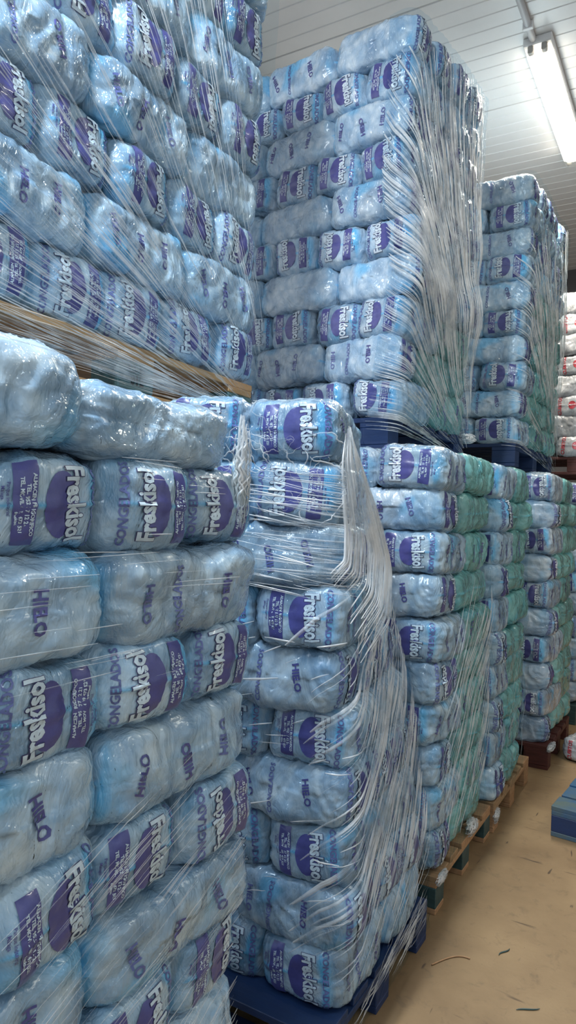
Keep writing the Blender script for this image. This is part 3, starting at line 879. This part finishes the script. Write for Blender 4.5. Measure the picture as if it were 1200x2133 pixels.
# ------------------------------------------------------------------ pallets (1.2 x 0.8 x 0.144)
def pallet(x, y, z, rz, mat, label, block_mat=None, group=None, lx=1.2, ly=0.8):
    """origin at one corner; long side along local x"""
    t = empty('pallet', (x, y, z), rz); tag(t, label, 'pallet', group)
    bmt = block_mat or mat
    r = random.Random(int(x * 100) + int(y * 77))
    ws = [0.145, 0.100, 0.145, 0.100, 0.145] if ly <= .85 else [0.145] * 6
    gap = (ly - sum(ws)) / (len(ws) - 1); yy = 0
    for wd in ws:
        box('top_board', r.uniform(-.003, .003), lx + r.uniform(-.003, .003), yy, yy + wd, 0.122, 0.144, mat, t, 0.002); yy += wd + gap
    for xx in (0, lx / 2 - .0725, lx - .145):
        box('stringer', xx, xx + .145, 0, ly, 0.100, 0.1218, mat, t, 0.002)
        for k, yb in enumerate((0, ly / 2 - .05, ly - .10)):
            box('block', xx, xx + .145, yb, yb + .10, 0.022, 0.0998, bmt, t, 0.003)
    for yb in (0, ly / 2 - .05, ly - .10):
        box('bottom_board', 0, lx, yb, yb + .10, 0.0, 0.0218, mat, t, 0.002)
    return t
# lower pallets: long side goes into the row (world -X), short side along the aisle
def lower_pallet(xa, ya, yaw, mat, label, z=0, **k):
    return _lp(xa, ya, yaw, mat, label, z, **k)
def _lp(xa, ya, yaw, mat, label, z, lx=1.2, ly=0.8, **k):
    ca, sa = math.cos(R(yaw)), math.sin(R(yaw))
    return pallet(xa - ca * lx, ya - sa * lx, z, R(yaw), mat, label, lx=lx, ly=ly, **k)
_lp(-0.82, 0.43, 0, M['blue_paint'], 'blue pallet under the nearest lower stack', 0)
_lp(-0.785, 1.62, 0, M['blue_paint'], 'dark blue pallet under the film-wound second lower stack', 0)
_lp(-0.805, 2.58, 0, M['wood'], 'pallet with dark blocks under the third lower stack', 0, block_mat=M['teal_wood'])
_lp(-0.795, 3.41, 0, M['wood'], 'bare wooden pallet under the fourth lower stack', 0)
_lp(-0.730, 4.46, 0, M['red_wood'], 'dark red-brown pallet under the fifth lower stack', 0)
_lp(-0.73, 5.58, 0, M['teal_wood'], 'dark pallet under the farthest lower stack', 0)
pz = 1.797
_lp(-1.18, 2.85, -7, M['blue_paint'], 'blue pallet carrying the middle upper stack', pz)
_lp(-0.98, 4.42, -2, M['blue_paint'], 'blue pallet carrying the far upper stack', 1.842, ly=1.05)
_lp(-0.78, 6.05, 0, M['red_wood'], 'pallet carrying the farthest upper stack of clear bags', 1.90)
# nearest upper pallet: its long side faces the aisle
pa = pallet(-1.315, 0.83, pz, R(92), M['orange_wood'], 'orange wooden pallet carrying the nearest upper stack, grey stencilled middle block', block_mat=M['teal_block'])
st = text_art('L3-11', 0.030, 0.001); st2 = text_art('012', 0.036, 0.0012)
V = []; F = []
for bm, oz in ((st, 0.080), (st2, 0.048)):
    bm.verts.index_update(); b0 = len(V)
    V += [(0.60 + v.co.x, -0.0025, v.co.y + oz) for v in bm.verts]; F += [[b0 + v.index for v in f_.verts] for f_ in bm.faces]; bm.free()
# aisle side is local y = 0 mirrored to the pallet's right: local -y faces +X
o = link('stencil_mark', mesh_np('stencil_mark', V, F, [M['black_ink']], smooth=False), pa)

# loose blue pallet on the aisle floor, right edge of the view
pallet(-0.557, 3.55, 0, R(-5.5), M['blue_worn'], 'loose worn blue pallet lying on the aisle floor', block_mat=M['blue_paint'], ly=1.0, lx=1.0)

# ------------------------------------------------------------------ crumpled film knots
def knot(loc, size, seed, label, rot=(0, 0, 0)):
    """a twist of scrunched film: many creased strips run along it"""
    r = random.Random(seed); Vs = []; Fs = []; base = 0
    ax = int(np.argmax(size)); o1, o2 = [i for i in range(3) if i != ax]
    for q in range(64):
        n = 22; t = np.linspace(r.uniform(-1, -.2), r.uniform(.2, 1), n)
        a0 = r.uniform(0, 6.28); tw = r.uniform(-.8, .8)
        rr = r.uniform(.35, 1.0) * (1 - 0.5 * t * t) + 0.35 * noise3(np.stack([t * 4, t * 0 + q, t * 0], 1), seed)
        P = np.zeros((n, 3)); an = a0 + tw * t + 1.5 * noise3(np.stack([t * 5, t * 0 + q, t * 0 + 7], 1), seed)
        P[:, ax] = t * size[ax]; P[:, o1] = np.cos(an) * rr * size[o1]; P[:, o2] = np.sin(an) * rr * size[o2]
        nr = P.copy(); nr[:, ax] = 0
        V, F = ribbon(P, nr, np.full(n, r.uniform(.0008, .0035)))
        Vs.append(V); Fs.append(F + base); base += len(V)
    o = link('crumpled_film', mesh_np('crumpled_film', np.concatenate(Vs), np.concatenate(Fs), [M['fold']]))
    o.location = loc; o.rotation_euler = rot
    tag(o, label, 'plastic film'); return o
knot((-0.850, 1.245, 1.585), (0.014, 0.028, 0.125), 1, 'scrunched clear film hanging at the corner between first and second lower stacks')
knot((-1.34, 2.06, 1.86), (0.04, 0.07, 0.035), 2, 'yellowish knot of film at the far corner of the orange pallet')
knot((-1.06, 3.66, 1.93), (0.045, 0.07, 0.025), 3, 'knot of film at the far corner of the middle upper pallet')
knot((-0.805, 3.05, 0.165), (0.022, 0.07, 0.035), 4, 'crumpled film on the wooden pallet edge under the third stack')
knot((-0.80, 2.63, 0.125), (0.012, 0.06, 0.022), 5, 'torn film around the near corner block of the third lower pallet')
knot((-0.79, 3.45, 0.075), (0.010, 0.055, 0.035), 6, 'film wound around the near block of the bare wooden pallet')
knot((-0.72, 4.50, 0.135), (0.02, 0.10, 0.02), 8, 'white strip of film on the red-brown pallet corner')

# the sweeping bundle of folds on the second lower stack: strips between two edge curves
def bundle(Lc, Rc, n, parent, seed):
    def spl(C, t):
        C = np.array(C); k = np.linspace(0, 1, len(C))
        P = np.stack([np.interp(t, k, C[:, i]) for i in range(3)], 1)
        for _ in range(6): P[1:-1] = (P[:-2] + P[1:-1] * 2 + P[2:]) / 4
        return P
    r = random.Random(seed); t = np.linspace(0, 1, 70); A = spl(Lc, t); B = spl(Rc, t); Vs = []; Fs = []; base = 0
    for q in range(n):
        k = (q + r.random()) / n
        kk = (k + 0.05 * noise3(np.stack([t * 3, t * 0 + q * .37, t * 0], 1), seed))[:, None]
        P = A * (1 - kk) + B * kk
        P[:, 0] += 0.012 * math.sin(k * 3.1) + 0.006 * noise3(np.stack([t * 4, t * 0 + q * .5, t * 0 + 3], 1), seed)
        a0 = int(r.random() ** 2 * 25); a1 = 70 - int(r.random() ** 2 * 25)
        V, F = ribbon(P[a0:a1], np.tile([1.0, -0.5, 0.1], (a1 - a0, 1)), r.uniform(.001, .0045) * np.sin(np.linspace(.15, 3.0, a1 - a0)) ** .5)
        Vs.append(V); Fs.append(F + base); base += len(V)
    o = link('film_fold', mesh_np('film_fold', np.concatenate(Vs), np.concatenate(Fs), [M['fold']]), parent)
    tag(o, 'bright sweeping bundle of film folds', kind='stuff')
bundle([(-0.775,1.60,1.72),(-0.765,1.56,1.633),(-0.76,1.56,1.539),(-0.755,1.574,1.456),(-0.755,1.568,1.39),(-0.76,1.50,1.358)],
       [(-0.80,1.652,1.735),(-0.79,1.719,1.649),(-0.78,1.838,1.507),(-0.775,1.942,1.351),(-0.775,1.938,1.194),(-0.775,1.745,1.091)], 60, films['B1'].o, 77)

# odds and ends on the floor
Mb = Matrix.Translation((-0.545, 4.86, 0.075)) @ Matrix.Rotation(R(75), 4, 'Z') @ Matrix.Diagonal((0.8, 1.0, 0.85, 1))
make_bag('clear', 2, [(0, -1, 0)], Mb, 'clear ice bag with red print lying on the floor at the right edge', None, 0, False)
for x, y, a, l_, lb in ((-0.33, 2.95, 0.9, .05, 'short dark splinter on the floor, the one nearest the loose blue pallet'),
                        (-0.53, 2.50, 1.3, .06, 'curved dark splinter on the floor opposite the third lower pallet'),
                        (-0.18, 1.80, 1.1, .04, 'thick dark chip on the floor, farther of the pair near the bottom edge'),
                        (-0.17, 1.72, 1.0, .03, 'small dark chip on the floor, nearer of the pair near the bottom edge'),
                        (-0.40, 2.25, 0.7, .07, 'long thin dark splinter on the open floor, opposite the curled tan strip')):
    t = np.linspace(-.5, .5, 7)
    P = np.stack([x + l_ * t * math.cos(a) + .006 * np.sin(t * 5), y + l_ * t * math.sin(a), t * 0 + .003], 1)
    V, F = tube_np(P, 0.0022 * np.cos(t * 2.6) + .0004, 5)
    tag(link('wood_splinter', mesh_np('wood_splinter', V, F, [M['teal_wood']])), lb, 'splinter')
t = np.linspace(0, 1, 20)
P = np.stack([-0.72 + .10 * t, 2.29 + .035 * np.sin(t * 3) + .10 * t, 0.003 + 0 * t], 1)
V, F = tube_np(P, 0.0025, 5)
tag(link('strap', mesh_np('strap', V, F, [M['wood']])), 'short curled tan strip on the floor beside the second lower pallet', 'strip')
